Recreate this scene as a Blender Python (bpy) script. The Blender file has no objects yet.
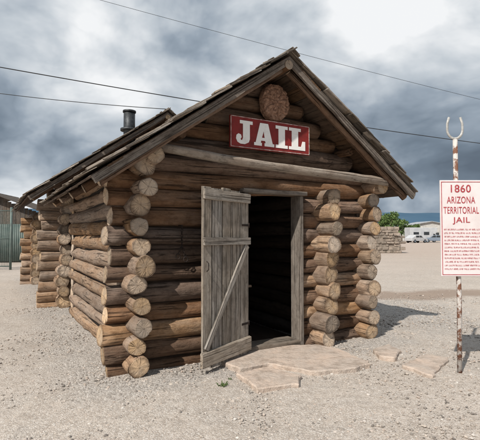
import bpy, math, random
from mathutils import Vector, noise, Matrix
random.seed(11)
R = random.random
def U(a, b): return a + (b - a) * random.random()
scene = bpy.context.scene
col = scene.collection

# ------------------------------------------------------------------ helpers
class MB:
    def __init__(s):
        s.v = []; s.f = []; s.m = []; s.sm = []; s.lc = []; s.rn = []
    def vert(s, p, lc=(0, 0, 0), rn=0.5):
        s.v.append(tuple(p)); s.lc.append(tuple(lc)); s.rn.append(rn); return len(s.v) - 1
    def face(s, idx, m=0, smooth=False):
        s.f.append(tuple(idx)); s.m.append(m); s.sm.append(smooth)
    def build(s, name, mats, parent=None, bevel=0.0):
        me = bpy.data.meshes.new(name)
        me.from_pydata(s.v, [], s.f)
        for m in mats: me.materials.append(m)
        me.polygons.foreach_set("material_index", s.m)
        me.polygons.foreach_set("use_smooth", s.sm)
        a = me.attributes.new("lc", 'FLOAT_VECTOR', 'POINT')
        a.data.foreach_set("vector", [c for t in s.lc for c in t])
        b = me.attributes.new("rnd", 'FLOAT', 'POINT')
        b.data.foreach_set("value", s.rn)
        me.update()
        ob = bpy.data.objects.new(name, me)
        col.objects.link(ob)
        if parent: ob.parent = parent
        if bevel:
            md = ob.modifiers.new("bevel", 'BEVEL'); md.width = bevel; md.segments = 1; md.limit_method = 'ANGLE'
        return ob

def frame(d):
    d = d.normalized()
    up = Vector((0, 0, 1)) if abs(d.z) < 0.9 else Vector((0, 1, 0))
    a = d.cross(up).normalized(); b = a.cross(d).normalized()
    return d, a, b

def log(mb, p0, p1, r0, r1=None, seg=16, wob=0.012, rn=None, caps=True, step=0.14, irr=1.0, ms=0, mc=1, path=None):
    p0 = Vector(p0); p1 = Vector(p1)
    if r1 is None: r1 = r0
    L = (p1 - p0).length
    d, a, b = frame(p1 - p0)
    n = max(2, int(L / step))
    off = U(0, 60); rn = R() if rn is None else rn
    ph = [U(0, 6.28) for _ in range(6)]
    rings = []
    kn = [(U(.15, L - .1), U(0, 6.28), U(.10, .24)) for _ in range(int(L * 1.8))]
    so = U(0, 90)
    for k in range(n + 1):
        t = k / n
        c = p0 + d * (L * t) + a * (wob * math.sin(t * 3.3 * L / 2 + ph[0])) + b * (wob * .7 * math.sin(t * 2.7 * L / 2 + ph[1]))
        if path: c = c + path(t)
        rr = (r0 + (r1 - r0) * t) * (1 + irr * 0.035 * math.sin(t * L * 4 + ph[2]))
        ring = []
        for j in range(seg):
            th = 2 * math.pi * j / seg
            q = rr * (1 + irr * (0.05 * math.sin(2 * th + ph[3]) + 0.035 * math.sin(3 * th + ph[4] + t * 2) + 0.10 * noise.noise(Vector((math.cos(th) * 1.6 + so, math.sin(th) * 1.6, t * L * 1.8))) + 0.05 * noise.noise(Vector((math.cos(th) * 4 + so, math.sin(th) * 4, t * L * 3)))))
            for kx, ka, kh in kn:
                dd = (kx - t * L) ** 2 / .006 + (1 - math.cos(th - ka)) / .08
                if dd < 4: q += rr * kh * irr * math.exp(-dd)
            ca, sa = math.cos(th) * q, math.sin(th) * q
            ring.append(mb.vert(c + a * ca + b * sa, (off + L * t, ca, sa), rn))
        rings.append((ring, c, rr))
    for k in range(n):
        A, B = rings[k][0], rings[k + 1][0]
        for j in range(seg):
            j2 = (j + 1) % seg
            mb.face((A[j], A[j2], B[j2], B[j]), ms, True)
    if caps:
        for end in (0, 1):
            ring, c, rr = rings[0] if end == 0 else rings[-1]
            sg = -1 if end == 0 else 1
            tilt = (U(-.15, .15), U(-.15, .15))
            prev = None
            for fr, push in ((0.985, 0.003), (0.93, 0.010), (0.45, 0.011)):
                cur = []
                for j in range(seg):
                    src = Vector(mb.v[ring[j]]) - c
                    ca, sa = src.dot(a) * fr, src.dot(b) * fr
                    pos = c + a * ca + b * sa + d * sg * (push + (tilt[0] * ca + tilt[1] * sa) + U(-.002, .002))
                    cur.append(mb.vert(pos, (off + 7 * end, ca, sa), rn))
                prv = prev or ring
                for j in range(seg):
                    j2 = (j + 1) % seg
                    q = (prv[j], cur[j], cur[j2], prv[j2])
                    if end == 1: q = (prv[j], prv[j2], cur[j2], cur[j])
                    mb.face(q, mc if prev else ms, not prev)
                prev = cur
            ctr = mb.vert(c + d * sg * 0.011, (off + 7 * end, 0, 0), rn)
            for j in range(seg):
                j2 = (j + 1) % seg
                mb.face((prev[j], ctr, prev[j2]) if end == 0 else (prev[j], prev[j2], ctr), mc, False)

def box(mb, c, ax, ay, az, sx, sy, sz, m=0, jit=0.0, rn=None):
    """ax = long axis (grain)."""
    c = Vector(c); ax = Vector(ax).normalized(); ay = Vector(ay).normalized(); az = Vector(az).normalized()
    off = U(0, 60); rn = R() if rn is None else rn
    oy, oz = U(-2, 2), U(-2, 2)
    ids = []
    for i in (-1, 1):
        for j in (-1, 1):
            for k in (-1, 1):
                x, y, z = i * sx / 2 + U(-jit, jit), j * sy / 2 + U(-jit, jit), k * sz / 2 + U(-jit, jit) * .3
                ids.append(mb.vert(c + ax * x + ay * y + az * z, (off + x, oy + y, oz + z), rn))
    flip = ax.cross(ay).dot(az) < 0
    for q in ((0, 1, 3, 2), (4, 6, 7, 5), (0, 4, 5, 1), (2, 3, 7, 6), (0, 2, 6, 4), (1, 5, 7, 3)):
        mb.face(tuple(ids[t] for t in (q[::-1] if flip else q)), m)
X, Y, Z = Vector((1, 0, 0)), Vector((0, 1, 0)), Vector((0, 0, 1))

def tube(mb, pts, r, seg=8, m=0, closed=False, flat=1.0):
    pts = [Vector(p) for p in pts]; n = len(pts); rings = []; off = U(0, 50); rn = R()
    run = 0
    ref = None
    for i, p in enumerate(pts):
        t = (pts[(i + 1) % n] - pts[i - 1]) if closed else (pts[min(i + 1, n - 1)] - pts[max(i - 1, 0)])
        d, a, b = frame(t)
        if ref is not None:
            a = (ref - d * ref.dot(d)).normalized(); b = a.cross(d).normalized()
        ref = a
        if i: run += (p - pts[i - 1]).length
        rings.append([mb.vert(p + a * math.cos(2 * math.pi * j / seg) * r + b * math.sin(2 * math.pi * j / seg) * r * flat,
                              (off + run, math.cos(2 * math.pi * j / seg) * r, math.sin(2 * math.pi * j / seg) * r), rn) for j in range(seg)])
    for i in range(n if closed else n - 1):
        A, B = rings[i], rings[(i + 1) % n]
        for j in range(seg):
            j2 = (j + 1) % seg
            mb.face((A[j], A[j2], B[j2], B[j]), m, True)
    if not closed:
        mb.face(rings[0][::-1], m); mb.face(rings[-1], m)

def prism(mb, poly, z0, z1, fn=None, m=0, rn=.5):
    fn = fn or (lambda x, y, z: (x, y, z))
    n = len(poly)
    lo = [mb.vert(fn(x, y, z0), (x, y, z0), rn) for x, y in poly]
    hi = [mb.vert(fn(x, y, z1), (x, y, z1), rn) for x, y in poly]
    mb.face(hi, m); mb.face(lo[::-1], m)
    for i in range(n):
        j = (i + 1) % n
        mb.face((lo[i], lo[j], hi[j], hi[i]), m)

def empty(name, loc, rotz, label, cat, group=None):
    e = bpy.data.objects.new(name, None); e.empty_display_size = .3
    e.location = loc; e.rotation_euler = (0, 0, rotz); col.objects.link(e)
    e["label"] = label; e["category"] = cat
    if group: e["group"] = group
    return e
def tag(o, label, cat, group=None):
    o["label"] = label; o["category"] = cat
    if group: o["group"] = group
    return o

# ------------------------------------------------------------------ materials
def newmat(name):
    m = bpy.data.materials.new(name); m.use_nodes = True
    nt = m.node_tree; nt.nodes.clear()
    return m, nt
class NT:
    def __init__(s, nt): s.nt = nt
    def n(s, t, **k):
        nd = s.nt.nodes.new(t)
        for a, b in k.items(): setattr(nd, a, b)
        return nd
    def l(s, a, b): s.nt.links.new(a, b)
    def val(s, inp, v):
        if hasattr(v, 'is_output'): s.l(v, inp)
        else: inp.default_value = v
    def math(s, op, a, b=None, c=None, clamp=False):
        nd = s.n('ShaderNodeMath', operation=op); nd.use_clamp = clamp
        s.val(nd.inputs[0], a)
        if b is not None: s.val(nd.inputs[1], b)
        if c is not None: s.val(nd.inputs[2], c)
        return nd.outputs[0]
    def mix(s, f, a, b, mode='MIX'):
        nd = s.n('ShaderNodeMix', data_type='RGBA', blend_type=mode)
        s.val(nd.inputs[0], f)
        for i, v in ((6, a), (7, b)):
            if isinstance(v, (tuple, list)): nd.inputs[i].default_value = (*v[:3], 1)
            else: s.l(v, nd.inputs[i])
        return nd.outputs[2]
    def ramp(s, f, stops, interp='LINEAR'):
        nd = s.n('ShaderNodeValToRGB'); cr = nd.color_ramp; cr.interpolation = interp
        while len(cr.elements) < len(stops): cr.elements.new(.5)
        for e, (p, c) in zip(cr.elements, stops):
            e.position = p; e.color = (c, c, c, 1) if isinstance(c, (int, float)) else (*c, 1)
        s.l(f, nd.inputs[0]); return nd.outputs[0]
    def noise(s, vec, scale, detail=4, rough=.6, dist=0):
        nd = s.n('ShaderNodeTexNoise'); s.l(vec, nd.inputs['Vector'])
        nd.inputs['Scale'].default_value = scale; nd.inputs['Detail'].default_value = detail
        nd.inputs['Roughness'].default_value = rough; nd.inputs['Distortion'].default_value = dist
        return nd.outputs[0]
    def scale(s, vec, sc):
        nd = s.n('ShaderNodeVectorMath', operation='MULTIPLY'); s.l(vec, nd.inputs[0]); nd.inputs[1].default_value = sc
        return nd.outputs[0]
    def attr(s, name): return s.n('ShaderNodeAttribute', attribute_name=name)
    def finish(s, color, rough=.85, bump=None, bstr=.5, bdist=.01, metal=0, spec=.3):
        b = s.n('ShaderNodeBsdfPrincipled'); o = s.n('ShaderNodeOutputMaterial')
        if isinstance(color, (tuple, list)): b.inputs['Base Color'].default_value = (*color, 1)
        else: s.l(color, b.inputs['Base Color'])
        s.val(b.inputs['Roughness'], rough); s.val(b.inputs['Metallic'], metal)
        b.inputs['Specular IOR Level'].default_value = spec
        if bump is not None:
            bp = s.n('ShaderNodeBump'); bp.inputs['Strength'].default_value = bstr; bp.inputs['Distance'].default_value = bdist
            s.l(bump, bp.inputs['Height']); s.l(bp.outputs[0], b.inputs['Normal'])
        s.l(b.outputs[0], o.inputs[0])

def wood(name, cA, cB, grey=(.3, .28, .25), greyamt=.35, grain=28, bstr=.8, vary=.35, crk=(.33, .41), crkamt=.75, bdist=.012):
    m, nt = newmat(name); g = NT(nt)
    lc = g.attr('lc').outputs['Vector']; rn = g.attr('rnd').outputs['Fac']
    g1 = g.noise(g.scale(lc, (2.6, grain, grain)), 1, 6, .68)
    g2 = g.noise(g.scale(lc, (1.0, grain * 1.6, grain * 1.6)), 1, 3, .6)
    g3 = g.noise(g.scale(lc, (2.2, 7, 7)), 1, 4, .65)
    g4 = g.noise(g.scale(lc, (9, 14, 14)), 1, 4, .7)
    base = g.mix(g.ramp(g1, [(.3, 0), (.72, 1)]), cA, cB)
    base = g.mix(g.math('MULTIPLY', g.ramp(g3, [(.42, 0), (.66, 1)]), greyamt), base, grey)
    base = g.mix(g.ramp(g4, [(.32, .55), (.52, 0)]), base, (cA[0] * .5, cA[1] * .48, cA[2] * .46))
    crack = g.ramp(g2, [(crk[0], 0), (crk[1], 1)])
    g5 = g.math('ADD', g.noise(g.scale(lc, (.5, grain * .4, grain * .4)), 1, 2, .5), g.math('MULTIPLY', g.math('SUBTRACT', g1, .5), .02))
    split = g.ramp(g5, [(.493, 1), (.4985, 0), (.5015, 0), (.507, 1)])
    sm = g.ramp(g3, [(.51, 1), (.57, 0)])
    split = g.math('MAXIMUM', split, sm)
    crack = g.math('MINIMUM', crack, split)
    inv = g.math('MULTIPLY', g.math('SUBTRACT', 1.0, crack), crkamt)
    base = g.mix(inv, base, (cA[0] * .22, cA[1] * .2, cA[2] * .18))
    v = g.math('ADD', g.math('MULTIPLY', rn, vary * 2), 1 - vary)
    hsv = g.n('ShaderNodeHueSaturation'); g.l(base, hsv.inputs['Color']); g.l(v, hsv.inputs['Value'])
    g.l(g.math('ADD', g.math('MULTIPLY', g.math('FRACT', g.math('MULTIPLY', rn, 7.3)), .45), .72), hsv.inputs['Saturation'])
    h = g.math('ADD', g.math('MULTIPLY', g1, .7), g.math('ADD', g.math('MULTIPLY', crack, .7), g.math('MULTIPLY', g4, .8)))
    g.finish(hsv.outputs[0], .88, h, bstr, bdist, spec=.2)
    return m

def endgrain(name, cA, cB):
    m, nt = newmat(name); g = NT(nt)
    lc = g.attr('lc').outputs['Vector']; rn = g.attr('rnd').outputs['Fac']
    sp = g.n('ShaderNodeSeparateXYZ'); g.l(lc, sp.inputs[0])
    yz = g.n('ShaderNodeCombineXYZ'); g.l(sp.outputs[1], yz.inputs[1]); g.l(sp.outputs[2], yz.inputs[2])
    ln = g.n('ShaderNodeVectorMath', operation='LENGTH'); g.l(yz.outputs[0], ln.inputs[0]); rad = ln.outputs['Value']
    wob = g.noise(lc, 9, 3)
    ring = g.math('SINE', g.math('MULTIPLY', g.math('ADD', rad, g.math('MULTIPLY', wob, .035)), 480))
    nm = g.n('ShaderNodeVectorMath', operation='NORMALIZE'); g.l(yz.outputs[0], nm.inputs[0])
    ad = g.n('ShaderNodeVectorMath', operation='ADD'); g.l(nm.outputs[0], ad.inputs[0])
    cx = g.n('ShaderNodeCombineXYZ'); g.l(sp.outputs[0], cx.inputs[0]); g.l(cx.outputs[0], ad.inputs[1])
    cr = g.math('ADD', g.noise(ad.outputs[0], 1.1, 2, .75), g.math('MULTIPLY', g.math('SUBTRACT', g.noise(lc, 26, 3), .5), .07))
    crack = g.ramp(cr, [(.482, 1), (.5, 0), (.518, 1)])
    patch = g.noise(lc, 20, 5, .7)
    patch2 = g.noise(lc, 7, 4, .65)
    fade = g.ramp(patch2, [(.42, 0), (.6, 1)])
    crack = g.math('MAXIMUM', crack, fade)
    base = g.mix(g.ramp(patch, [(.3, 0), (.7, 1)]), cA, cB)
    base = g.mix(g.ramp(patch2, [(.42, 0), (.64, .7)]), base, (.34, .285, .23))
    base = g.mix(g.ramp(patch, [(.34, .6), (.5, 0)]), base, (.18, .13, .09))
    base = g.mix(g.math('MULTIPLY', g.math('ADD', g.math('MULTIPLY', ring, .5), .5), .22), base, (cA[0] * .5, cA[1] * .45, cA[2] * .4))
    pith = g.ramp(rad, [(.003, .5), (.016, 1)])
    cc = g.math('MULTIPLY', crack, pith)
    base = g.mix(g.math('MULTIPLY', g.math('SUBTRACT', 1.0, cc), .8), base, (.05, .033, .022))
    rim = g.ramp(g.math('ADD', rad, g.math('MULTIPLY', wob, .04)), [(.095, 0), (.125, 1)])
    base = g.mix(g.math('MULTIPLY', rim, .7), base, (.13, .088, .06))
    hsv = g.n('ShaderNodeHueSaturation'); g.l(base, hsv.inputs['Color'])
    g.l(g.math('ADD', g.math('MULTIPLY', rn, .65), .72), hsv.inputs['Value'])
    g.l(g.math('ADD', g.math('MULTIPLY', g.math('FRACT', g.math('MULTIPLY', rn, 9.1)), .5), .68), hsv.inputs['Saturation'])
    g.finish(hsv.outputs[0], .9, g.math('ADD', g.math('ADD', cc, g.math('MULTIPLY', ring, .1)), g.math('MULTIPLY', patch, 1.0)), .7, .009, spec=.15)
    return m

def plain(name, c, c2=None, rough=.7, sc=12, metal=0, bstr=.2, thr=(.4, .6), spec=.3):
    m, nt = newmat(name); g = NT(nt)
    tc = g.n('ShaderNodeTexCoord').outputs['Object']
    n1 = g.noise(tc, sc, 5, .65)
    c2 = c2 or tuple(x * .7 for x in c)
    colr = g.mix(g.ramp(n1, [(thr[0], 0), (thr[1], 1)]), c, c2)
    g.finish(colr, rough, n1, bstr, .01, metal, spec)
    return m

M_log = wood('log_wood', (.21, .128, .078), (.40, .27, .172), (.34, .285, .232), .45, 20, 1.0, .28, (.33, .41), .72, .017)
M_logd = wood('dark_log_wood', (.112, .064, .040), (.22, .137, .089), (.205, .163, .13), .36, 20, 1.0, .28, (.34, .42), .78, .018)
M_int = wood('baked_shade_wood', (.03, .021, .016), (.065, .046, .034), (.055, .046, .039), .4, 20, .7, .3)  # near-black tone paints in the unlit interior and the gaps between logs
M_end = endgrain('log_end_grain', (.61, .45, .30), (.45, .325, .215))
M_shake = wood('roof_shake_wood', (.115, .09, .07), (.26, .215, .17), (.32, .29, .255), .5, 40, .8, .5)
M_under = wood('roof_deck_wood', (.065, .041, .027), (.14, .09, .058), (.12, .1, .08), .3, 30, .6, .3)
M_plank = wood('weathered_plank', (.20, .168, .135), (.36, .312, .262), (.40, .37, .33), .55, 38, .9, .28, (.37, .45))
M_jamb = wood('door_jamb_wood', (.125, .10, .08), (.24, .197, .158), (.27, .243, .21), .5, 38, .8, .24, (.36, .44))
M_pole = wood('grey_pole_wood', (.195, .148, .112), (.34, .275, .218), (.33, .305, .265), .6, 30, .8, .2)
M_barge = wood('barge_board_wood', (.105, .075, .055), (.225, .175, .135), (.27, .24, .20), .5, 36, .9, .25, (.36, .44))
M_iron = plain('rusty_iron', (.022, .019, .018), (.05, .034, .027), .7, 30, .4)
M_dark = plain('stove_pipe_metal', (.035, .038, .042), (.075, .08, .085), .5, 9, .6)
M_red = plain('red_sign_paint', (.22, .022, .02), (.11, .016, .014), .6, 9, 0, .15, (.45, .75))
M_white = plain('white_sign_paint', (.83, .82, .80), (.66, .64, .61), .6, 14, 0, .15, (.55, .8))
M_edge = plain('worn_white_edge_paint', (.5, .46, .43), (.28, .16, .14), .7, 18, 0, .2, (.4, .6))
M_board = plain('pinkish_white_board', (.72, .665, .665), (.63, .56, .555), .7, 4, 0, .1, (.42, .72))
M_redtx = plain('red_lettering', (.34, .03, .045), (.42, .09, .1), .6, 40)
M_redsm = plain('faded_red_lettering', (.42, .12, .13), (.50, .2, .21), .6, 40)
M_paintpost = plain('flaking_painted_pipe', (.55, .52, .49), (.17, .08, .05), .7, 13, 0, .5, (.46, .55))
M_shoe = plain('galvanised_horseshoe', (.5, .5, .49), (.34, .33, .31), .6, 20, .2, .3)
M_teal = plain('grey_green_sheet_metal', (.10, .14, .13), (.15, .185, .17), .6, 2.5, .1)
M_carved = plain('carved_disc_wood', (.17, .09, .058), (.37, .225, .155), .95, 24, 0, 1.0, (.38, .62))

# ------------------------------------------------------------------ camera
F = 430.0; H = 1.5; HZ = 235.0
cam = bpy.data.cameras.new('camera'); cam.sensor_width = 36; cam.lens = 36 * F / 480; cam.clip_end = 20000
camo = bpy.data.objects.new('camera', cam); col.objects.link(camo)
camo.location = (0, 0, H); camo.rotation_euler = (math.radians(90 + 2.0), 0, 0)
scene.camera = camo
def g(u, v):
    d = F * H / (v - HZ); return ((u - 240) / F * d, d)

# ------------------------------------------------------------------ jail cabin
TH = math.radians(29.5)
O = Vector((-1.09, 4.54, 0))
uf = Vector((math.cos(TH), math.sin(TH), 0)); ub = Vector((-math.sin(TH), math.cos(TH), 0))
jail = empty('log_jail', O, TH, "small weathered log jail with shake gable roof and open plank door", "log cabin")
SP = .213
CX = 1.79; APEX = 3.80; SL = .703; HW = 2.31
def sidewall(s, b0, b1, n, jit=.05, rr=.107, base=.105, lean=0.0, vs=.15):
    mb = MB()
    for i in range(n):
        r = rr * U(1 - vs, 1 + vs)
        f0 = b0 + U(-jit, jit)
        log(mb, (s + lean * i / n + U(-.036, .036), f0, base + i * SP + U(-.014, .014)), (s + U(-.015, .015), b1 + U(0, .08), base + i * SP), r, rr * U(.92, 1.05), seg=28)
    return mb
mb = sidewall(0.02, 0.0, 4.1, 11, lean=.07)
log(mb, (.17, -.06, 2.36), (.1, 4.1, 2.34), .10, .1, seg=20, rn=.6)
box(mb, (.03, 2.2, 1.1), Y, Z, X, 3.9, 2.15, .05, 2)  # dark backing sheet, paints the shade between the logs
mb.build('wall', [M_log, M_end, M_int], jail)
mb = sidewall(3.43, 0.02, 4.1, 10, lean=.14)
log(mb, (3.60, -.07, 2.19), (3.45, 4.1, 2.22), .10, .1, seg=20, rn=.75)
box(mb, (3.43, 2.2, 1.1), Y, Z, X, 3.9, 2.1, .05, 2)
mb.build('wall', [M_log, M_end, M_int], jail)
mb = MB()
for i in range(10):
    r = .113 * U(.82, 1.2); s0 = 2.64 + .07 * i / 10 + U(-.035, .035); z = .105 + i * SP + U(-.012, .012)
    log(mb, (s0, -.04 + U(-.06, .05), z), (s0, .55, z), r, r, seg=28)
mb.build('wall', [M_log, M_end], jail)
mb = MB()
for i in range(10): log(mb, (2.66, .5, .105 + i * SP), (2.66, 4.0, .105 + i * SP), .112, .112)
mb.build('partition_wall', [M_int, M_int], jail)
# front wall with gable
mb = MB(); FB = .30
for i in range(17):
    z = .0 + i * SP
    r = .104 * U(.9, 1.1)
    if i <= 9:
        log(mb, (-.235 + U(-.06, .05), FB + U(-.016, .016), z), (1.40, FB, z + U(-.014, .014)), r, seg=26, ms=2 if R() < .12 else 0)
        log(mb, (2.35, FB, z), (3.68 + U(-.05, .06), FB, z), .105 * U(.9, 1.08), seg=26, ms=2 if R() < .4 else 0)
    elif i == 10:
        log(mb, (-.26, FB, z), (3.68, FB, z), .115, seg=24)
    else:
        hw = (APEX - .17 - z) / SL - .06
        if hw > .1: log(mb, (CX - hw, FB, z), (CX + hw, FB, z), r, seg=24)
box(mb, (.68, FB + .02, 1.08), X, Z, Y, 1.36, 2.2, .06, 3); box(mb, (2.98, FB + .02, 1.08), X, Z, Y, 1.2, 2.2, .06, 3)  # dark backing sheets, paint the shade between the front logs
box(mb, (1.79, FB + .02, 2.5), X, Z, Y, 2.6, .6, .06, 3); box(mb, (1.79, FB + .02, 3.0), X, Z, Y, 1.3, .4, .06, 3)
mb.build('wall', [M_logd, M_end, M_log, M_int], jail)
mb = MB()
for i in range(17):
    z = i * SP
    hw = (APEX - .17 - z) / SL - .06
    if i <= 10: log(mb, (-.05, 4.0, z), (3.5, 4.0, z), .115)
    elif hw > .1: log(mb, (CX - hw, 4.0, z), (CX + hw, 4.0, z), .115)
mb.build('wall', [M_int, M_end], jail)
mb = MB(); box(mb, (1.75, 2.3, 2.37), Y, X, Z, 3.4, 3.2, .03)  # unseen panel added to keep sky light out of the interior
mb.build('added_ceiling', [M_int], jail)

def roof(parent, cx, apex, sl, hwl, hwr, b0, b1, nm='roof', rafters=True):
    mb = MB()
    L = math.sqrt(1 + sl * sl)
    for sg, hw in ((-1, hwl), (1, hwr)):
        dn = Vector((sg, 0, -sl)).normalized(); nr = Vector((sg * sl, 0, 1)).normalized()
        top = Vector((cx, 0, apex - .12))
        SLn = hw * L
        t = 0
        while t < SLn - .02:
            w = min(U(.16, .24), SLn - t)
            c = top + dn * (t + w / 2) + Y * ((b0 + b1) / 2)
            box(mb, c, Y, dn, nr, (b1 - b0) - .06 + U(-.03, .03), w - .004, .024, 1, .001)
            t += w
        t = SLn + .05; row = 0
        while t > .05:
            b = b0 - U(.0, .09)
            while b < b1:
                w = U(.08, .18)
                ln = .48 + U(-.09, .07)
                ln = min(ln, t + .02)
                lift = .028 + .010 + U(0, .014)
                tilt = U(.035, .075)
                yaw = U(-.06, .06)
                roll = U(-.05, .05)
                ax2 = (dn + nr * tilt + Y * yaw).normalized(); y2 = (Y - dn * yaw + nr * roll).normalized(); y2 = (y2 - ax2 * y2.dot(ax2)).normalized(); n2 = ax2.cross(y2).normalized()
                if n2.dot(nr) < 0: n2 = -n2
                c = top + dn * (t - ln / 2 + U(-.08, .045)) + nr * (lift + ln * .055 * .5) + Y * (b + w / 2)
                box(mb, c, ax2, y2, n2, ln, w - U(.004, .016), U(.012, .024), 0, .009)
                b += w
            t -= U(.19, .25); row += 1
    for sg in (-1, 1):
        dn = Vector((sg, 0, -sl)).normalized(); nr = Vector((sg * sl, 0, 1)).normalized()
        b = b0 - .05
        while b < b1:
            w = U(.5, 1.0)
            box(mb, Vector((cx, b + w / 2, apex - .045 + .008 * sg)) + dn * .06, Y, dn, nr, w, .15, .02, 0, .008)
            b += w
    rf = mb.build(nm, [M_shake, M_under], parent, bevel=.003)
    for sg, hw in ((-1, hwl), (1, hwr)):
        mb = MB()
        dn = Vector((sg, 0, -sl)).normalized(); nr = Vector((sg * sl, 0, 1)).normalized()
        SLn = hw * L
        NN = 24; off = U(0, 30); prevv = None
        for k in range(NN + 1):
            t = k / NN * SLn
            lowr = .082 + .012 * noise.noise(Vector((t * 2.2, sg, cx))) + .007 * noise.noise(Vector((t * 7, sg, 3)))
            cur = []
            for yy in (b0 + .018, b0 + .052):
                for hh_ in (0.002, -lowr):
                    p = Vector((cx, yy + .006 * noise.noise(Vector((t * 1.5, sg * 3, 1))), apex - .12)) + dn * t + nr * hh_
                    cur.append(mb.vert(p, (off + t, yy, hh_), .55))
            if prevv:
                a0, a1, a2, a3 = prevv; c0, c1, c2, c3 = cur
                for q in ((a0, c0, c1, a1), (a2, a3, c3, c2), (a1, c1, c3, a3), (a0, a2, c2, c0)): mb.face(q if sg > 0 else q[::-1], 0)
            prevv = cur
        mb.build('barge_board', [M_barge], rf)
        rows = [b0 + .14] + ([bb for bb in (b0 + .95, b0 + 1.9, b0 + 2.9, b0 + 3.8) if bb < b1] if rafters else [])
        for bb in rows:
            mb = MB()
            log(mb, Vector((cx, bb, apex - .19)) + dn * .1 - nr * .02, Vector((cx, bb, apex - .19)) + dn * (SLn - .1) - nr * .02, .042, .05, seg=10, ms=0, mc=1)
            mb.build('rafter', [M_logd, M_end], rf)
    mb = MB()
    log(mb, (cx, b0 + .02, apex - .23), (cx, b1 - .1, apex - .23), .06, .06, seg=14)
    mb.build('ridge_pole', [M_logd, M_end], rf)
    for sg, hw in ((-1, hwl), (1, hwr)):
        mb = MB(); x = sg * hw * .55
        log(mb, (cx + x, b0 + .3, apex - .26 - sl * abs(x)), (cx + x, b1 - .1, apex - .26 - sl * abs(x)), .05, .05, seg=12)
        mb.build('purlin', [M_logd, M_logd], rf)
    return rf
roof(jail, CX, APEX, SL, HW, HW - .05, -.30, 4.5)

# long grey pole laid across the front
mbp = MB()
def bow(t): return Vector((0, -.02 * math.sin(math.pi * t), -.025 * math.sin(math.pi * t)+.012*math.sin(2*math.pi*t+math.pi)))
log(mbp, (.24, .0, 2.46), (3.80, -.13, 2.265), .048, .056, seg=18, wob=.012, rn=.6, step=.12, path=bow, irr=1.1)
mbp.build('crossbeam', [M_pole, M_end], jail)

# door frame
mb = MB()
box(mb, (1.415, .27, 1.0), Z, X, Y, 2.06, .06, .30, 0, .003, rn=.6)
box(mb, (2.305, .27, 1.0), Z, X, Y, 2.06, .055, .22, 0, .003, rn=.7)
box(mb, (1.86, .25, 2.055), X, Z, Y, 1.0, .05, .30, 0, .003, rn=.7)
box(mb, (1.86, .30, .05), X, Y, Z, .82, .28, .09, 0, .003, rn=.5)
mb.build('door_frame', [M_jamb], jail, bevel=.006)
# door leaf
dmb = MB(); x = 0.0
ws = [.16, .185, .155, .18, .15]
for i, w in enumerate(ws):
    zt = 2.03 + U(-.03, .02); zb = .035 + U(-.02, .02)
    box(dmb, (x + w / 2, U(-.004, .004), (zt + zb) / 2), Z, X, Y, zt - zb, w - U(.006, .014), .03, 0, .005, rn=U(.1, .8)); x += w
door = dmb.build('door', [M_plank], jail, bevel=.004)
hx, hy = 1.43, .12; fx, fy = .66, -.20
door.location = (hx, hy, 0); door.rotation_euler = (0, 0, math.atan2(fy - hy, fx - hx))
def brace(fn, lab=None):
    bmb = MB(); fn(bmb); return bmb.build('door_brace', [M_plank], door, bevel=.004)
brace(lambda m: box(m, (.415, .031, 1.95), X, Z, Y, .84, .11, .03, 0, .006, rn=.75))
brace(lambda m: box(m, (.415, .031, 1.43), X, Z + X * -.01, Y, .84, .085, .03, 0, .005, rn=.45))
brace(lambda m: box(m, (.43, .034, .165), X + Z * -.03, Z, Y, .88, .16, .036, 0, .006, rn=.95))
a = Vector((.05, .030, 1.37)); b = Vector((.79, .030, .25)); d = (b - a)
brace(lambda m: box(m, (a + b) / 2, d, Y.cross(d), Y, d.length, .075, .026, 0, .003, rn=.7))
hm = MB()
tube(hm, [(.77, .018, 1.10), (.77, .045, 1.12), (.77, .045, 1.19), (.77, .018, 1.21)], .005, 6)
hm.build('handle', [M_iron], door)
for z in (1.62, .42):
    hm = MB(); box(hm, (.07, .018, z), X, Z, Y, .14, .025, .005); tube(hm, [(-.002, .018, z - .03), (-.002, .018, z + .03)], .007, 8)
    hm.build('hinge', [M_iron], door)

# JAIL sign
sign = empty('jail_sign', O + uf * 1.72 + ub * .02 + Z * 2.555, TH, "red painted board lettered JAIL in white, hung on the gable", "sign")
mb = MB(); box(mb, (0, 0, .195), X, Z, Y, 1.2, .39, .03, 0, .0)
mb.build('board', [M_red], sign, bevel=.004)
mb = MB()
for (cx_, cz, sx, sz) in ((0, .379, 1.18, .008), (0, .011, 1.18, .008), (-.59, .195, .008, .36), (.59, .195, .008, .36)):
    box(mb, (cx_, -.0165, cz), X, Z, Y, sx, sz, .005)
mb.build('border', [M_edge], sign)
Lp = {
 'J': [[(.17, 1), (.17, .86), (.31, .86), (.31, .25), (.27, .15), (.22, .15), (.2, .2), (.25, .27), (.22, .38), (.11, .42), (.02, .35), (0, .2), (.06, .06), (.2, -.01), (.4, -.01), (.57, .08), (.62, .22), (.62, .86), (.75, .86), (.75, 1)]],
 'A': [[(0, 0), (.36, 0), (.36, .13), (.31, .13), (.33, .23), (.45, .23), (.45, .36), (.365, .36), (.45, .66), (.45, 1), (.28, 1), (.07, .13), (0, .13)],
       [(.45, .23), (.52, .23), (.545, .13), (.49, .13), (.49, 0), (.96, 0), (.96, .13), (.88, .13), (.66, 1), (.45, 1), (.45, .66), (.495, .36), (.45, .36)]],
 'I': [[(0, 0), (.60, 0), (.60, .14), (.46, .14), (.46, .86), (.60, .86), (.60, 1), (0, 1), (0, .86), (.14, .86), (.14, .14), (0, .14)]],
 'L': [[(0, 0), (.84, 0), (.84, .42), (.70, .42), (.63, .17), (.47, .17), (.47, .86), (.61, .86), (.61, 1), (0, 1), (0, .86), (.14, .86), (.14, .14), (0, .14)]]}
mb = MB(); sc = .285; wx = 1.09
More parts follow.
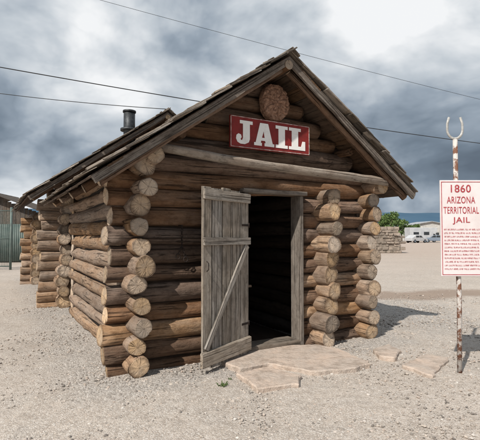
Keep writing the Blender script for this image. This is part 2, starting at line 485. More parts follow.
tot = (.75 + .96 + .60 + .84 + .07 * 3) * sc * wx; x = -tot / 2
for ch, w in (('J', .75), ('A', .96), ('I', .60), ('L', .84)):
    for poly in Lp[ch]:
        prism(mb, poly, .0155, .021, lambda px, py, pz, x=x: (x + px * sc * wx, -pz, .053 + py * sc))
    x += (w + .07) * sc * wx
mb.build('lettering', [M_white], sign)

# carved round medallion
med = empty('carved_medallion', O + uf * 1.83 + ub * .09 + Z * 3.215, TH, "round weathered reddish brown wooden disc with petal carving above the sign", "wall ornament")
mb = MB(); NR, NA = 26, 132
vs = []
for i in range(NR + 1):
    rr = i / NR
    for j in range(NA):
        th = 2 * math.pi * j / NA
        edge = .212 * (1 + .02 * math.sin(3 * th + 1) + .02 * abs(math.cos(5 * th)) + .05 * noise.noise(Vector((math.cos(th) * 2.5, math.sin(th) * 2.5, 9))))
        q = rr * edge
        seg = abs(math.sin(5 * th + 1.2 * math.sin(rr * 3)))
        groove = -.026 * max(0, 1 - seg * 3.4) * (rr > .2)
        nz = .016 * noise.noise(Vector((math.cos(th) * rr * 6, math.sin(th) * rr * 6, 2))) + .010 * noise.noise(Vector((math.cos(th) * rr * 16, math.sin(th) * rr * 16, 2)))
        ring = -.016 * math.exp(-((rr - .25) / .035) ** 2) - .014 * math.exp(-((rr - .72) / .03) ** 2)
        hgt = .055 * math.sqrt(max(0, 1 - rr * rr * .9)) + groove + ring + nz
        vs.append(mb.vert((math.cos(th) * q, -hgt if i < NR else .06, math.sin(th) * q * 1.14), (math.cos(th) * q + 3, math.sin(th) * q, rr * .1), .5))
for i in range(NR):
    for j in range(NA):
        j2 = (j + 1) % NA
        mb.face((vs[i * NA + j], vs[(i + 1) * NA + j], vs[(i + 1) * NA + j2], vs[i * NA + j2]), 0, True)
mb.build('carved_disc', [M_carved], med)

# hanging chain with shackles on the front wall
ch = MB()
def links(p0, p1, n, r=.012):
    p0, p1 = Vector(p0), Vector(p1); d = (p1 - p0).normalized()
    for i in range(n):
        c = p0.lerp(p1, (i + .5) / n); side = X if i % 2 else Y
        tube(ch, [c + d * math.cos(t) * r * 1.7 + side * math.sin(t) * r for t in [k * math.pi / 5 for k in range(10)]], .0042, 5, closed=True)
links((0, 0, 1.60), (.0, 0, 1.38), 7); links((0, 0, 1.38), (-.04, 0, 1.28), 3); links((0, 0, 1.38), (.045, 0, 1.25), 4)
tube(ch, [(-.045 + .026 * math.cos(t), 0, 1.255 + .03 * math.sin(t)) for t in [k * .5236 for k in range(12)]], .006, 6, closed=True)
tube(ch, [(.05 + .026 * math.cos(t), 0, 1.222 + .03 * math.sin(t)) for t in [k * .5236 for k in range(12)]], .006, 6, closed=True)
tube(ch, [(0, -.015, 1.61), (0, .1, 1.61)], .006, 6)
cho = ch.build('shackle_chain', [M_iron]); cho.location = O + uf * .56 + ub * .13; cho.rotation_euler = (0, 0, TH)
tag(cho, "dark iron chain with small shackles hanging on log wall", "chain")

# inside: floor and table
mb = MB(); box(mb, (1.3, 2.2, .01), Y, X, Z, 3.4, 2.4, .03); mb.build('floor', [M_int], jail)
tb = empty('wooden_table', O + uf * 1.62 + ub * 1.5, TH, "rough wooden table standing inside the doorway", "table")
mb = MB()
for k in range(4): box(mb, (0, -.25 + k * .17, .72), X, Y, Z, 1.0, .16, .035, 0, .003)
mb.build('table_top', [M_log], tb)
for sx in (-.42, .42):
    for sy in (-.2, .2):
        mb = MB(); box(mb, (sx, sy, .355), Z, X, Y, .70, .06, .06, 0, .002); mb.build('leg', [M_log], tb)

# ------------------------------------------------------------------ rear cabin
rear = empty('log_cabin', O + ub * 5.0, TH, "larger weathered log cabin with shake roof and black stovepipe", "log cabin")
sidewall(-.05, 0.1, 3.9, 11, rr=.135, base=.12, lean=.03).build('wall', [M_log, M_end], rear)
sidewall(4.1, 0.1, 3.9, 11, rr=.12).build('wall', [M_log, M_end], rear)
sidewall(-.22, 4.9, 6.6, 10, rr=.15, base=.12).build('wall', [M_log, M_end], rear)
RA = 4.40; RS = .722; RC = 2.04
mb = MB()
for i in range(20):
    z = i * SP; hw = (RA - .17 - z) / RS - .06
    if i <= 10: log(mb, (-.50 + U(-.06, .06), .42, z), (4.5, .42, z), .115, ms=2)
    elif hw > .1: log(mb, (RC - min(hw, 2.4), .42, z), (RC + min(hw, 2.4), .42, z), .12)
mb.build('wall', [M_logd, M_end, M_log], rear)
mb = MB()
for i in range(10):
    log(mb, (-.60 + U(-.05, .05), 5.25, i * SP), (4.5, 5.25, i * SP), .12)
mb.build('wall', [M_log, M_end], rear)
rr_ = roof(rear, RC, RA, RS, 2.82, 2.8, -.3, 6.4, rafters=False)
mb = MB()
tube(mb, [(1.34, .35, 3.6), (1.34, .35, 4.34)], .13, 20)
tube(mb, [(1.34, .35, 4.33), (1.34, .35, 4.37)], .15, 20)
tube(mb, [(1.34, .35, 3.90), (1.34, .35, 3.95)], .20, 20)
mb.build('chimney', [M_dark], rr_)

# ------------------------------------------------------------------ ground
gm, nt = newmat('gravel_ground'); G = NT(nt)
tc = G.n('ShaderNodeTexCoord').outputs['Object']
n1 = G.noise(tc, .45, 4, .65); n2 = G.noise(tc, 2.6, 6, .72); n3 = G.noise(tc, 60, 3, .75); n4 = G.noise(tc, 11, 4, .7)
vo = G.n('ShaderNodeTexVoronoi'); G.l(tc, vo.inputs['Vector']); vo.inputs['Scale'].default_value = 52
vo2 = G.n('ShaderNodeTexVoronoi'); G.l(tc, vo2.inputs['Vector']); vo2.inputs['Scale'].default_value = 120
base = G.mix(G.ramp(n1, [(.38, 0), (.62, 1)]), (.53, .46, .395), (.385, .335, .288))
base = G.mix(G.ramp(n2, [(.35, 0), (.7, .9)]), base, (.56, .50, .44))
base = G.mix(G.ramp(n4, [(.34, .65), (.56, 0)]), base, (.30, .255, .215))
far = G.ramp(G.attr('far').outputs['Fac'], [(0, 0), (1, 1)])
base = G.mix(far, base, (.43, .335, .275))
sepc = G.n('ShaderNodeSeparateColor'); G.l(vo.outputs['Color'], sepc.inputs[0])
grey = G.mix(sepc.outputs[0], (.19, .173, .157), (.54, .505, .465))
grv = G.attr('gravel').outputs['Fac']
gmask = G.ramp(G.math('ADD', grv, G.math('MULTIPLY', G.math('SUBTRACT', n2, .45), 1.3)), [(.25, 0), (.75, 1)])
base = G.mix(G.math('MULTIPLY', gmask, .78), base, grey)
sep2 = G.n('ShaderNodeSeparateColor'); G.l(vo2.outputs['Color'], sep2.inputs[0])
base = G.mix(G.ramp(sep2.outputs[0], [(.6, 0), (.97, .7)]), base, (.24, .208, .18))
base = G.mix(G.ramp(sep2.outputs[1], [(.70, 0), (.97, .7)]), base, (.70, .665, .62))
dirt = G.ramp(G.math('ADD', G.attr('dirt').outputs['Fac'], G.math('MULTIPLY', G.math('SUBTRACT', n2, .5), .8)), [(.3, 0), (.7, 1)])  # reddish dirt strip that also paints the building's shadow on the ground
base = G.mix(G.math('MULTIPLY', dirt, .7), base, (.25, .18, .135))
hh = G.math('ADD', G.math('MULTIPLY', G.math('MULTIPLY', vo.outputs['Distance'], -.6), G.math('ADD', G.math('MULTIPLY', gmask, .7), .3)), G.math('ADD', G.math('MULTIPLY', vo2.outputs['Distance'], -.3), G.math('MULTIPLY', n3, .6)))
hh = G.math('ADD', hh, G.math('ADD', G.math('MULTIPLY', n2, .8), G.math('MULTIPLY', n4, .6)))
G.finish(base, .95, hh, .72, .016, spec=.1)
def axis(lo, hi, st, far):
    a = []; x = lo
    while x < hi: a.append(x); x += st
    a.append(hi); s = st
    up = []; x = hi
    while x < far: s *= 1.35; x += s; up.append(min(x, far))
    dnn = []; x = lo; s = st
    while x > -far: s *= 1.35; x -= s; dnn.append(max(x, -far))
    return dnn[::-1] + a + up
xs = axis(-9, 9, .13, 6000); ys = axis(0, 18, .13, 6000)
def local(x, y):
    dx, dy = x - O.x, y - O.y
    return dx * uf.x + dy * uf.y, dx * ub.x + dy * ub.y
V = []; GV = []; DIRT_SHADE = []; FV = []
for y in ys:
    for x in xs:
        near = math.exp(-((x / 12) ** 2 + ((y - 7) / 12) ** 2))
        z = (.022 * noise.noise(Vector((x * .9, y * .9, 0))) + .016 * noise.noise(Vector((x * 3, y * 3, 5)))) * near
        s_, b_ = local(x, y)
        dx = max(-s_ - .2, s_ - 3.5, 0); dy = max(-b_, b_ - 12, 0)
        dist = math.hypot(dx, dy)
        gv = max(0, 1 - dist / .9)
        gv = max(gv, .8 * math.exp(-((x - 3.2) ** 2 / 2.2 + (y - 8.6) ** 2 / 6)), .18)  # patch right of cabin: gravel that also darkens the building's shadow there
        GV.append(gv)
        DIRT_SHADE.append(.9 * math.exp(-((y - 11.0 - .15 * (x - 5) + .5 * noise.noise(Vector((x * .8, 0, 0)))) / .9) ** 2) if 2.5 < x < 12 else 0)  # strip mask: dirt tone together with painted shadow
        FV.append(min(1, max(0, (y - 13) / 22)) * .8)
        V.append((x, y, z))
nx = len(xs); Fc = [(j * nx + i, j * nx + i + 1, (j + 1) * nx + i + 1, (j + 1) * nx + i) for j in range(len(ys) - 1) for i in range(nx - 1)]
me = bpy.data.meshes.new('ground'); me.from_pydata(V, [], Fc); me.materials.append(gm)
for nm_, dat in (('gravel', GV), ('dirt', DIRT_SHADE), ('far', FV)):
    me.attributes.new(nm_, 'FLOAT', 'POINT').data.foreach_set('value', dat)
me.polygons.foreach_set('use_smooth', [True] * len(Fc))
go = bpy.data.objects.new('ground', me); col.objects.link(go); go['kind'] = 'structure'

# pebbles
pm, nt = newmat('pebble_stone'); G = NT(nt)
rnA = G.attr('rnd').outputs['Fac']
c = G.ramp(rnA, [(0, (.17, .15, .135)), (.3, (.33, .295, .26)), (.6, (.48, .425, .37)), (.85, (.40, .33, .28)), (1, (.60, .57, .53))])
G.finish(c, .9, spec=.15)
t_ = (1 + 5 ** .5) / 2
ico = [Vector(p).normalized() for p in [(-1, t_, 0), (1, t_, 0), (-1, -t_, 0), (1, -t_, 0), (0, -1, t_), (0, 1, t_), (0, -1, -t_), (0, 1, -t_), (t_, 0, -1), (t_, 0, 1), (-t_, 0, -1), (-t_, 0, 1)]]
icf = [(0, 11, 5), (0, 5, 1), (0, 1, 7), (0, 7, 10), (0, 10, 11), (1, 5, 9), (5, 11, 4), (11, 10, 2), (10, 7, 6), (7, 1, 8), (3, 9, 4), (3, 4, 2), (3, 2, 6), (3, 6, 8), (3, 8, 9), (4, 9, 5), (2, 4, 11), (6, 2, 10), (8, 6, 7), (9, 8, 1)]
pb = MB()
def pebble(x, y, sz, z=0):
    rn = R(); st = Vector((U(.7, 1.3), U(.7, 1.3), U(.45, .8))) * sz; an = U(0, 6.28); ca, sa = math.cos(an), math.sin(an)
    ids = []
    for q in ico:
        qx, qy, qz = q.x * st.x * U(.8, 1.2), q.y * st.y * U(.8, 1.2), q.z * st.z * U(.8, 1.2)
        ids.append(pb.vert((x + qx * ca - qy * sa, y + qx * sa + qy * ca, z + sz * .15 + qz), (0, 0, 0), rn))
    for f in icf: pb.face([ids[k] for k in f], 0)
cnt = 0
while cnt < 17000:
    mode = R()
    if mode < .58:
        y = 2.2 + 8 * R() ** 1.4; x = U(-.62, .62) * y
        if noise.noise(Vector((x * 1.1, y * 1.1, 8))) < U(-.6, .2): continue
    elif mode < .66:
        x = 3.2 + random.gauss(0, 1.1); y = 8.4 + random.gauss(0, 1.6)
    else:
        s_ = U(-.9, 4.3); b_ = U(-.7, 9)
        p = O + uf * s_ + ub * b_; x, y = p.x, p.y
    s_, b_ = local(x, y)
    if -.1 < s_ < 3.4 and b_ > .2: continue
    if mode >= .66 and R() > math.exp(-max(-s_, 0, s_ - 3.4, -b_ * 1.2) / .4): continue
    pebble(x, y, .0035 + .013 * R() ** 3 + (.004 if mode > .58 else 0)); cnt += 1
po = pb.build('gravel', [pm]); po['kind'] = 'stuff'; tag(po, "loose grey and tan gravel scattered around the cabins", "gravel")

# flagstones
sm_, nt = newmat('sandstone_slab'); G = NT(nt)
tc = G.n('ShaderNodeTexCoord').outputs['Object']
a1 = G.noise(tc, 2.6, 6, .7, .4); a2 = G.noise(tc, 26, 4, .7); a3 = G.noise(tc, 7, 5, .7)
c = G.mix(G.ramp(a1, [(.35, 0), (.65, 1)]), (.53, .415, .335), (.42, .36, .31))
c = G.mix(G.ramp(a2, [(.4, 0), (.75, .6)]), c, (.57, .50, .44))
c = G.mix(G.ramp(a3, [(.34, .8), (.52, 0)]), c, (.30, .24, .195))
G.finish(c, .9, G.math('ADD', a1, G.math('ADD', G.math('MULTIPLY', a2, .35), a3)), .8, .03, spec=.15)
def slab(pix, h, label):
    P = [g(u, v) for u, v in pix]
    Q = []
    for i in range(len(P)):
        a = Vector(P[i]); b = Vector(P[(i + 1) % len(P)]); k = max(1, int((b - a).length / .07))
        for j in range(k):
            p = a.lerp(b, j / k); Q.append((p.x + U(-.016, .016), p.y + U(-.016, .016)))
    ar = sum(Q[i][0] * Q[(i + 1) % len(Q)][1] - Q[(i + 1) % len(Q)][0] * Q[i][1] for i in range(len(Q)))
    if ar < 0: Q = Q[::-1]
    mb = MB(); prism(mb, Q, -.03, h)
    o = mb.build('flagstone', [sm_], bevel=.012)
    tag(o, label, "flagstone", "flagstones by the jail door")
slab([(221, 364), (243, 351), (262, 348), (318, 347), (338, 351), (369, 366), (350, 371), (312, 374), (268, 366), (240, 371)], .05, "wide pale sandstone doorstep slab at the jail door")
slab([(236, 375), (266, 369), (300, 377), (298, 386), (258, 391)], .045, "small tan flagstone laid before the doorstep")
slab([(371, 351), (386, 346), (399, 352), (394, 360), (379, 358)], .045, "small brown flagstone beside the log corner")
slab([(400, 366), (424, 355), (447, 359), (430, 377)], .035, "flat pale flagstone lying on gravel beside the sign post")

# ------------------------------------------------------------------ sign post
bx, by = g(457, 371)
sp = empty('sign_post', (bx, by, 0), 0, "white text board on rusty flaking pipe topped by a horseshoe", "sign")
mb = MB(); tube(mb, [(0, .0, -.05), (.012, .0, .8), (-.004, 0, 1.7), (-.004, 0, 2.56)], .025, 14); mb.build('post', [M_paintpost], sp)
mb = MB()
arc = [(-.062, 0, .27), (-.083, 0, .2)] + [(.085 * math.cos(t), 0, .13 + .10 * math.sin(t)) for t in [math.pi + k * math.pi / 12 for k in range(0, 13)]] + [(.083, 0, .2), (.062, 0, .27)]
tube(mb, arc, .014, 8, flat=.6)
ho = mb.build('horseshoe', [M_shoe], sp); ho.location = (-.005, 0, 2.54)
mb = MB(); box(mb, (0, 0, .53), Z, X, Y, 1.05, .49, .02)
bd = mb.build('sign_board', [M_board], sp, bevel=.004); bd.location = (.04, -.045, 1.045)
mb = MB()
for (cx_, cz, sx, sz) in ((0, 1.035, .468, .006), (0, .025, .468, .006), (-.231, .53, .006, 1.004), (.231, .53, .006, 1.004)):
    box(mb, (cx_, -.0115, cz), X, Z, Y, sx, sz, .003)
mb.build('border', [M_redtx], bd)
def text(body, w, h, x, z, parent, mat, bold=.0):
    cu = bpy.data.curves.new('lettering', 'FONT'); cu.body = body; cu.size = 1; cu.extrude = .0; cu.align_x = 'CENTER'; cu.offset = bold; cu.space_character = 1.08
    o = bpy.data.objects.new('tmp', cu); col.objects.link(o)
    bpy.context.view_layer.update()
    me = bpy.data.meshes.new_from_object(o.evaluated_get(bpy.context.evaluated_depsgraph_get()))
    bpy.data.objects.remove(o)
    xs_ = [v.co.x for v in me.vertices]; ys_ = [v.co.y for v in me.vertices]
    x0, x1, y0, y1 = min(xs_), max(xs_), min(ys_), max(ys_)
    for v in me.vertices:
        v.co = Vector((x + ((v.co.x - x0) / (x1 - x0) - .5) * w, -.013, z + (v.co.y - y0) / (y1 - y0) * h))
    me.materials.clear(); me.materials.append(mat)
    ob = bpy.data.objects.new('lettering', me); col.objects.link(ob); ob.parent = parent
text('1860', .22, .085, -.02, .92, bd, M_redtx, .012)
text('ARIZONA', .31, .075, -.02, .80, bd, M_redtx, .008)
text('TERRITORIAL', .385, .075, -.02, .688, bd, M_redtx, .008)
text('JAIL', .19, .08, -.02, .57, bd, M_redtx, .012)
for ln in range(12):
    mb = MB()
    z = .515 - ln * .039; x = -.21 + U(0, .012); xe = .178 - U(0, .02)
    while x < xe:
        nl = random.randint(2, 8)
        for k in range(nl):
            if x > xe: break
            t = random.randint(0, 4)
            def st(px, pz, sx, sz): box(mb, (px, -.0115, pz), X, Z, Y, sx, sz, .003)
            st(x, z, .002, .016)
            if t in (0, 2): st(x + .0035, z + .007, .005, .002)
            if t in (1, 2, 4): st(x + .0035, z, .005, .002)
            if t in (1, 3): st(x + .0035, z - .007, .005, .002)
            if t in (0, 4): st(x + .007, z, .002, .016)
            x += .0112
        x += .007
    mb.build('small_lettering', [M_redsm], bd)

# ------------------------------------------------------------------ rubble wall
stm = plain('rubble_stone', (.34, .28, .23), (.2, .17, .14), .95, 1.7, 0, .6)
mb = MB(); z = 0
while z < 2.1:
    h = U(.16, .34); x = 9.0
    while x < 13.3 - (.0 if z < 1.4 else U(0, .5)):
        w = U(.22, .65)
        box(mb, (x + w / 2, 36 + U(-.07, .07), z + h / 2), X, Y, Z, w - .04, .6, h - .03, 0, .055); x += w
    z += h
box(mb, (11.1, 36.02, .95), X, Y, Z, 4.0, .46, 1.95, 0)
o = mb.build('stone_wall', [stm], bevel=.03); tag(o, "low ruined brown rubble stone wall on bare ground", "stone wall")

# ------------------------------------------------------------------ vehicles and building far off
M_carw = plain('white_vehicle_paint', (.52, .53, .54), (.44, .45, .47), .4, 1, 0, 0)
M_carb = plain('silver_vehicle_paint', (.22, .27, .33), (.2, .24, .3), .4, 1, .3, 0)
M_glass = plain('vehicle_glass', (.03, .035, .04), (.05, .055, .06), .1, 1, 0, 0)
M_rub = plain('tyre_rubber', (.02, .02, .02), (.03, .03, .03), .8, 5)
def vehicle(name, prof, wins, wheels, width, loc, rot, paint, label, cat):
    e = empty(name, loc, rot, label, cat)
    mb = MB(); prism(mb, prof, -width / 2, width / 2, lambda x, y, z: (x, z, y)); mb.build('body', [paint], e, bevel=.05)
    for w in wins:
        mb = MB(); prism(mb, w, -width / 2 - .012, width / 2 + .012, lambda x, y, z: (x, z, y)); mb.build('window', [M_glass], e)
    for wx, r in wheels:
        for sy in (-1, 1):
            mb = MB(); tube(mb, [(wx, sy * (width / 2 - .2), r), (wx, sy * (width / 2 + .015), r)], r, 20)
            tube(mb, [(wx, sy * (width / 2), r), (wx, sy * (width / 2 + .03), r)], r * .55, 14, m=1)
            mb.build('wheel', [M_rub, M_carb], e)
vehicle('motorhome', [(-3.2, .45), (3.0, .45), (3.2, .7), (3.1, 1.25), (2.4, 1.7), (2.9, 2.2), (2.8, 3.0), (-3.2, 3.05)],
        [[(1.9, 1.35), (2.55, 1.35), (2.2, 1.75), (1.9, 1.75)], [(-.2, 1.5), (1.0, 1.5), (1.0, 2.15), (-.2, 2.15)], [(-2.5, 1.6), (-1.3, 1.6), (-1.3, 2.1), (-2.5, 2.1)]],
        [(-2.0, .4), (2.1, .4)], 2.3, (38.0, 90, 0), .15, M_carw, "white motorhome parked on open dirt by a tree", "motorhome")
carprof = [(-2.2, .35), (2.15, .35), (2.25, .7), (1.9, .92), (1.0, 1.02), (.35, 1.45), (-1.2, 1.47), (-1.95, 1.05), (-2.25, .95)]
carwin = [[(-1.1, 1.03), (-.2, 1.03), (-.2, 1.38), (-1.1, 1.38)], [(-.1, 1.03), (.75, 1.03), (.3, 1.38), (-.1, 1.38)]]
vehicle('parked_car', carprof, carwin, [(-1.4, .33), (1.4, .33)], 1.75, (34.0, 83, 0), .5, M_carw, "white sedan parked on open dirt near a motorhome", "car")
vehicle('parked_car', carprof, carwin, [(-1.4, .33), (1.4, .33)], 1.75, (38.6, 85, 0), 2.7, M_carb, "dark silver sedan parked on open dirt", "car")
M_wwall = plain('white_stucco', (.55, .54, .51), (.43, .42, .40), .9, 1.5)
M_broof = plain('metal_roof', (.4, .42, .44), (.3, .31, .33), .5, 2)
wb = empty('white_building', (50.5, 118, 0), .05, "low white stucco building with shallow gable roof on the far lot", "building")
mb = MB(); prism(mb, [(-8, 0), (8, 0), (8, 3.6), (0, 5.0), (-8, 3.6)], -4, 4, lambda x, y, z: (x, z, y)); mb.build('wall', [M_wwall], wb)
mb = MB()
for sgn in (-1, 1):
    dn = Vector((sgn * 8, 0, -1.4)).normalized(); nr = Vector((sgn * 1.4, 0, 8)).normalized()
    box(mb, Vector((0, 0, 5.12)) + dn * 4.25, dn, Y, nr, 8.5, 9, .15)
mb.build('roof', [M_broof], wb)
for xx in (-5, -1.8, 4.6):
    mb = MB(); box(mb, (xx, -4.0, 1.9), X, Z, Y, 1.5, 1.1, .08); mb.build('window', [M_glass], wb)
mb = MB(); box(mb, (1.6, -4.0, 1.1), X, Z, Y, 1.0, 2.1, .08); mb.build('door', [M_glass], wb)

# ------------------------------------------------------------------ trees
lm, nt = newmat('tree_foliage'); G = NT(nt)
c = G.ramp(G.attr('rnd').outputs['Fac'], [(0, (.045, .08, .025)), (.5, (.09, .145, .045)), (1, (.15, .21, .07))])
G.finish(c, .8, spec=.2)
M_bark = wood('tree_bark', (.1, .08, .06), (.2, .16, .12))
def tree(loc, hgt, rad, seed, nleaf=2000):
    random.seed(seed)
    e = empty('tree', loc, U(0, 6), "leafy green tree on distant open ground", "tree", "distant green trees")
    mb = MB(); log(mb, (0, 0, -.1), (0, 0, hgt * .5), .22, .14, seg=10, caps=False)
    cl = []
    for k in range(7):
        a = k * .9 + U(-.3, .3); q = Vector((math.cos(a) * rad * U(.3, .7), math.sin(a) * rad * U(.3, .7), hgt * U(.5, .85)))
        log(mb, (0, 0, hgt * U(.25, .45)), q, .1, .03, seg=6, caps=False); cl.append(q)
    mb.build('trunk', [M_bark], e)
    for k in range(10):
        a = U(0, 6.28); rr = rad * math.sqrt(R()) * .95; cl.append(Vector((math.cos(a) * rr, math.sin(a) * rr, hgt * U(.3, .92))))
    mb = MB()
    for _ in range(nleaf):
        c0 = random.choice(cl); rr = rad * .33
        p = c0 + Vector((random.gauss(0, rr * .45), random.gauss(0, rr * .45), random.gauss(0, rr * .35)))
        s = U(.14, .3); a = Vector((U(-1, 1), U(-1, 1), U(-1, 1))).normalized(); d, u1, v1 = frame(a)
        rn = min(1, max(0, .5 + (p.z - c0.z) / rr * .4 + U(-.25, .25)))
        ids = [mb.vert(p + u1 * s, (0, 0, 0), rn), mb.vert(p + v1 * s * .6, (0, 0, 0), rn), mb.vert(p - u1 * s, (0, 0, 0), rn), mb.vert(p - v1 * s * .6, (0, 0, 0), rn)]
        mb.face(ids)
    mb.build('crown', [lm], e)
tree((29.5, 86, 0), 5.8, 1.9, 3, 1500); tree((34.6, 98, 0), 7.2, 2.5, 5, 1700); tree((39.8, 106, 0), 5.6, 1.9, 8, 1300)
tree((45.0, 112, 0), 4.6, 1.8, 14, 1200)
random.seed(77)

# weeds
wm, nt = newmat('weed_leaf'); G = NT(nt); G.finish(G.ramp(G.attr('rnd').outputs['Fac'], [(0, (.06, .10, .03)), (1, (.13, .18, .06))]), .7)
def weed(u, v, n, s, lab):
    x, y = g(u, v); mb = MB()
    for _ in range(n):
        a = U(0, 6.28); l = s * U(.4, 1); w = l * .11; dx, dy = math.cos(a), math.sin(a); hh_ = l * U(.3, 1.1); rn = R()
        ox, oy = U(-.6, .6) * s, U(-.6, .6) * s
        P = [(ox - dy * w * .3, oy + dx * w * .3, 0), (ox + dy * w * .3, oy - dx * w * .3, 0), (ox + dx * l * .5 + dy * w, oy + dy * l * .5 - dx * w, hh_ * .8), (ox + dx * l, oy + dy * l, hh_), (ox + dx * l * .5 - dy * w, oy + dy * l * .5 + dx * w, hh_ * .8)]
        mb.face([mb.vert(p, (0, 0, 0), rn) for p in P])
    o = mb.build('weed', [wm]); o.location = (x, y, .0); tag(o, lab, "weed", "weeds in the gravel")
weed(223, 385, 60, .05, "small green weed growing in gravel by the doorstep")
weed(230, 378, 26, .03, "small green weed growing in gravel by the doorstep")

# ------------------------------------------------------------------ shed + gate
M_shed = wood('shed_plank', (.07, .055, .045), (.13, .105, .085), (.15, .14, .125), .4, 14, .5, .3)
shed = empty('wooden_shed', (-13.9, 23.5, 0), .12, "old dark plank shed with grey green metal panels and plank roof", "shed")
mb = MB(); x = -3
while x < 3:
    w = U(.18, .26); top = 2.65 + (1 - abs(x + .1) / 3) * 1.1
    box(mb, (x + w / 2, 0, top / 2), Z, X, Y, top, w - .012, .04, 0, .004)
    x += w
y = 0
while y < 4: box(mb, (2.95, y + .15, 1.3), Z, Y, X, 2.6, .27, .04, 0, .004); y += .28
mb.build('wall', [M_shed], shed)
mb = MB()
for sgn in (-1, 1):
    dn = Vector((sgn, 0, -.37)).normalized(); nr = Vector((sgn * .37, 0, 1)).normalized()
    for k in range(18): box(mb, Vector((0, -.4 + k * .28, 3.92)) + dn * 1.72, dn, Y, nr, 3.5, .27, .03, 0, .006)
mb.build('roof', [M_shed], shed)
mb = MB()
for k in range(14): tube(mb, [(.8 + k * .1, -.05, .05), (.8 + k * .1, -.05, 2.1)], .05, 8)
mb.build('metal_panel', [M_teal], shed)
gate = empty('wire_gate', (-9.9, 18.6, 0), .05, "tall wire mesh gate on grey green metal posts", "gate")
for xx in (-1.6, .0):
    mb = MB(); tube(mb, [(xx, 0, 0), (xx, 0, 2.7)], .05, 10); mb.build('post', [M_teal], gate)
for zz in (.15, 1.35, 2.55):
    mb = MB(); tube(mb, [(-1.6, 0, zz), (0, 0, zz)], .025, 6); mb.build('rail', [M_teal], gate)
mb = MB()
for k in range(24):
    t = -1.55 + k * .065; tube(mb, [(t, .0, .15), (t, 0, 2.55)], .005, 4)
for k in range(36): tube(mb, [(-1.6, .008, .18 + k * .066), (0, .008, .18 + k * .066)], .005, 4)
mb.build('wire_mesh', [M_teal], gate)

# ------------------------------------------------------------------ power lines
M_wire = plain('cable', (.02, .02, .022), (.03, .03, .03), .6, 3)
def at(u, v, d): return Vector(((u - 240) / F * d, d, H + (HZ - v) / F * d))
def wire(p, q, sag, r, lab):
    p, q = Vector(p), Vector(q); mb = MB(); N = 40
    a = p + (p - q) * .35; b = q + (q - p) * .35
    tube(mb, [a.lerp(b, k / N) - Z * sag * 4 * (k / N) * (1 - k / N) for k in range(N + 1)], r, 6)
    o = mb.build('power_line', [M_wire]); tag(o, lab, "power line", "overhead power lines")
wire(at(0, 59, 15), at(480, 138, 22), .35, .017, "thick black overhead cable spanning above the cabins")
wire(at(105, -5, 26), at(480, 95, 30), .25, .011, "thin overhead cable crossing the cloudy sky")
p2 = O + ub * 4.75 + uf * 2.04 + Z * 4.36
mbw = MB(); p1_ = at(-120, 74, 11)
tube(mbw, [p1_.lerp(p2, k / 30) - Z * .4 * (k / 30) * (1 - k / 30) for k in range(31)], .008, 6)
tag(mbw.build('power_line', [M_wire]), "thin service cable running to the rear cabin roof", "power line", "overhead power lines")

# ------------------------------------------------------------------ distant hills
hm_, nt = newmat('distant_hill'); G = NT(nt)
tc = G.n('ShaderNodeTexCoord').outputs['Object']
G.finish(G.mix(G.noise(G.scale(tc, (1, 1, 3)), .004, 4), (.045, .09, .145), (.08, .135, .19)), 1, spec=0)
mb = MB(); N = 360; row = []
for k in range(N):
    a = math.pi * 2 * k / N; d = 4200
    hgt = 250 + 50 * noise.noise(Vector((math.cos(a) * 3, math.sin(a) * 3, 1))) + 30 * noise.noise(Vector((math.cos(a) * 14, math.sin(a) * 14, 4)))
    ca, sa = math.cos(a), math.sin(a)
    row.append((mb.vert((ca * d, sa * d, -5)), mb.vert((ca * (d + 300), sa * (d + 300), max(30, hgt * .65))), mb.vert((ca * (d + 700), sa * (d + 700), max(60, hgt)))))
for k in range(N):
    a, b = row[k], row[(k + 1) % N]
    mb.face((a[0], b[0], b[1], a[1]), 0, True); mb.face((a[1], b[1], b[2], a[2]), 0, True)
o = mb.build('hills', [hm_]); o['kind'] = 'structure'

# ------------------------------------------------------------------ light & sky
sx, sy, el = -.53, -.848, math.radians(44)
sd = Vector((sx * math.cos(el), sy * math.cos(el), math.sin(el)))
sun = bpy.data.lights.new('sun', 'SUN'); sun.energy = 4.8; sun.angle = math.radians(.7); sun.color = (1, .94, .86)
so = bpy.data.objects.new('sun', sun); col.objects.link(so); so.rotation_euler = sd.to_track_quat('Z', 'Y').to_euler()
w = bpy.data.worlds.new('World'); scene.world = w; w.use_nodes = True
nt = w.node_tree; nt.nodes.clear(); G = NT(nt)
sky = G.n('ShaderNodeTexSky', sky_type='NISHITA'); sky.sun_disc = False; sky.sun_elevation = el; sky.sun_rotation = math.atan2(sx, sy)
bg1 = G.n('ShaderNodeBackground'); G.l(sky.outputs[0], bg1.inputs[0]); bg1.inputs[1].default_value = .1
d = G.n('ShaderNodeTexCoord').outputs['Generated']
sp_ = G.n('ShaderNodeSeparateXYZ'); G.l(d, sp_.inputs[0])
dv0 = G.scale(d, (1.0, 1.0, 1.6))
wn = G.n('ShaderNodeTexNoise'); G.l(dv0, wn.inputs['Vector']); wn.inputs['Scale'].default_value = 2.6; wn.inputs['Detail'].default_value = 1
wo_ = G.n('ShaderNodeVectorMath', operation='MULTIPLY_ADD'); G.l(wn.outputs['Color'], wo_.inputs[0]); wo_.inputs[1].default_value = (.18, .18, .18); G.l(dv0, wo_.inputs[2])
pv = wo_.outputs[0]
nA = G.noise(pv, 2.7, 7, .5)
nb = G.noise(pv, 8.5, 3, .5)
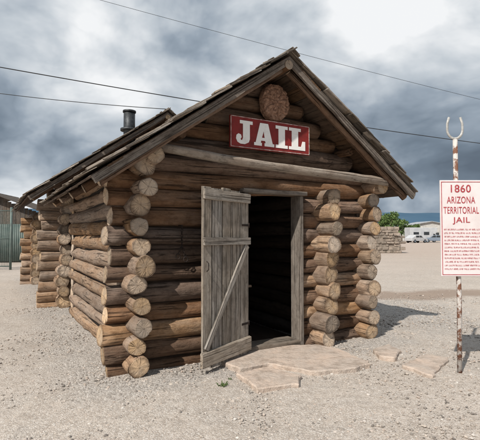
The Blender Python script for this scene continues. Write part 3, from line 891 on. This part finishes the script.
nB = G.math('SUBTRACT', 1.0, G.math('MULTIPLY', G.math('ABSOLUTE', G.math('SUBTRACT', nb, .5)), 4.0))
nC = G.noise(pv, 1.5, 2, .5)
nn = G.math('ADD', G.math('MULTIPLY', nA, .82), G.math('ADD', G.math('MULTIPLY', nB, -.05), G.math('MULTIPLY', nC, .22)))
def blob(u, v, rad, amp):
    dv = Vector(((u - 240) / F, 1, (HZ - v) / F)).normalized()
    dt = G.n('ShaderNodeVectorMath', operation='DISTANCE'); G.l(d, dt.inputs[0]); dt.inputs[1].default_value = dv
    f = G.n('ShaderNodeMapRange'); f.interpolation_type = 'SMOOTHSTEP'
    G.l(dt.outputs['Value'], f.inputs[0]); f.inputs[1].default_value = 0; f.inputs[2].default_value = rad; f.inputs[3].default_value = amp; f.inputs[4].default_value = 0
    return f.outputs[0]
elev = G.ramp(sp_.outputs[2], [(0, .27), (.12, .20), (.28, .40), (.44, .56), (1, .62)])
br = G.math('ADD', G.math('MULTIPLY', G.math('SUBTRACT', nn, .475), 3.1), elev)
for bb in (blob(290, 5, .32, .30), blob(430, 35, .34, .34), blob(50, 15, .3, .16), blob(90, 80, .2, .14), blob(440, 165, .26, -.10), blob(60, 155, .3, -.12)):
    br = G.math('ADD', br, bb)
cc = G.ramp(br, [(0, (.125, .16, .205)), (.22, (.185, .235, .295)), (.45, (.32, .38, .45)), (.68, (.56, .61, .66)), (.95, (.90, .915, .93))])
bg2 = G.n('ShaderNodeBackground'); G.l(cc, bg2.inputs[0]); bg2.inputs[1].default_value = 1.0
cov = G.ramp(nC, [(.3, .5), (.42, 1)])
mx = G.n('ShaderNodeMixShader'); G.l(cov, mx.inputs[0]); G.l(bg1.outputs[0], mx.inputs[1]); G.l(bg2.outputs[0], mx.inputs[2])
wo = G.n('ShaderNodeOutputWorld'); G.l(mx.outputs[0], wo.inputs[0])
w.cycles.sampling_method = 'MANUAL'; w.cycles.sample_map_resolution = 512

scene.view_settings.view_transform = 'Standard'; scene.view_settings.look = 'None'; scene.view_settings.exposure = 0
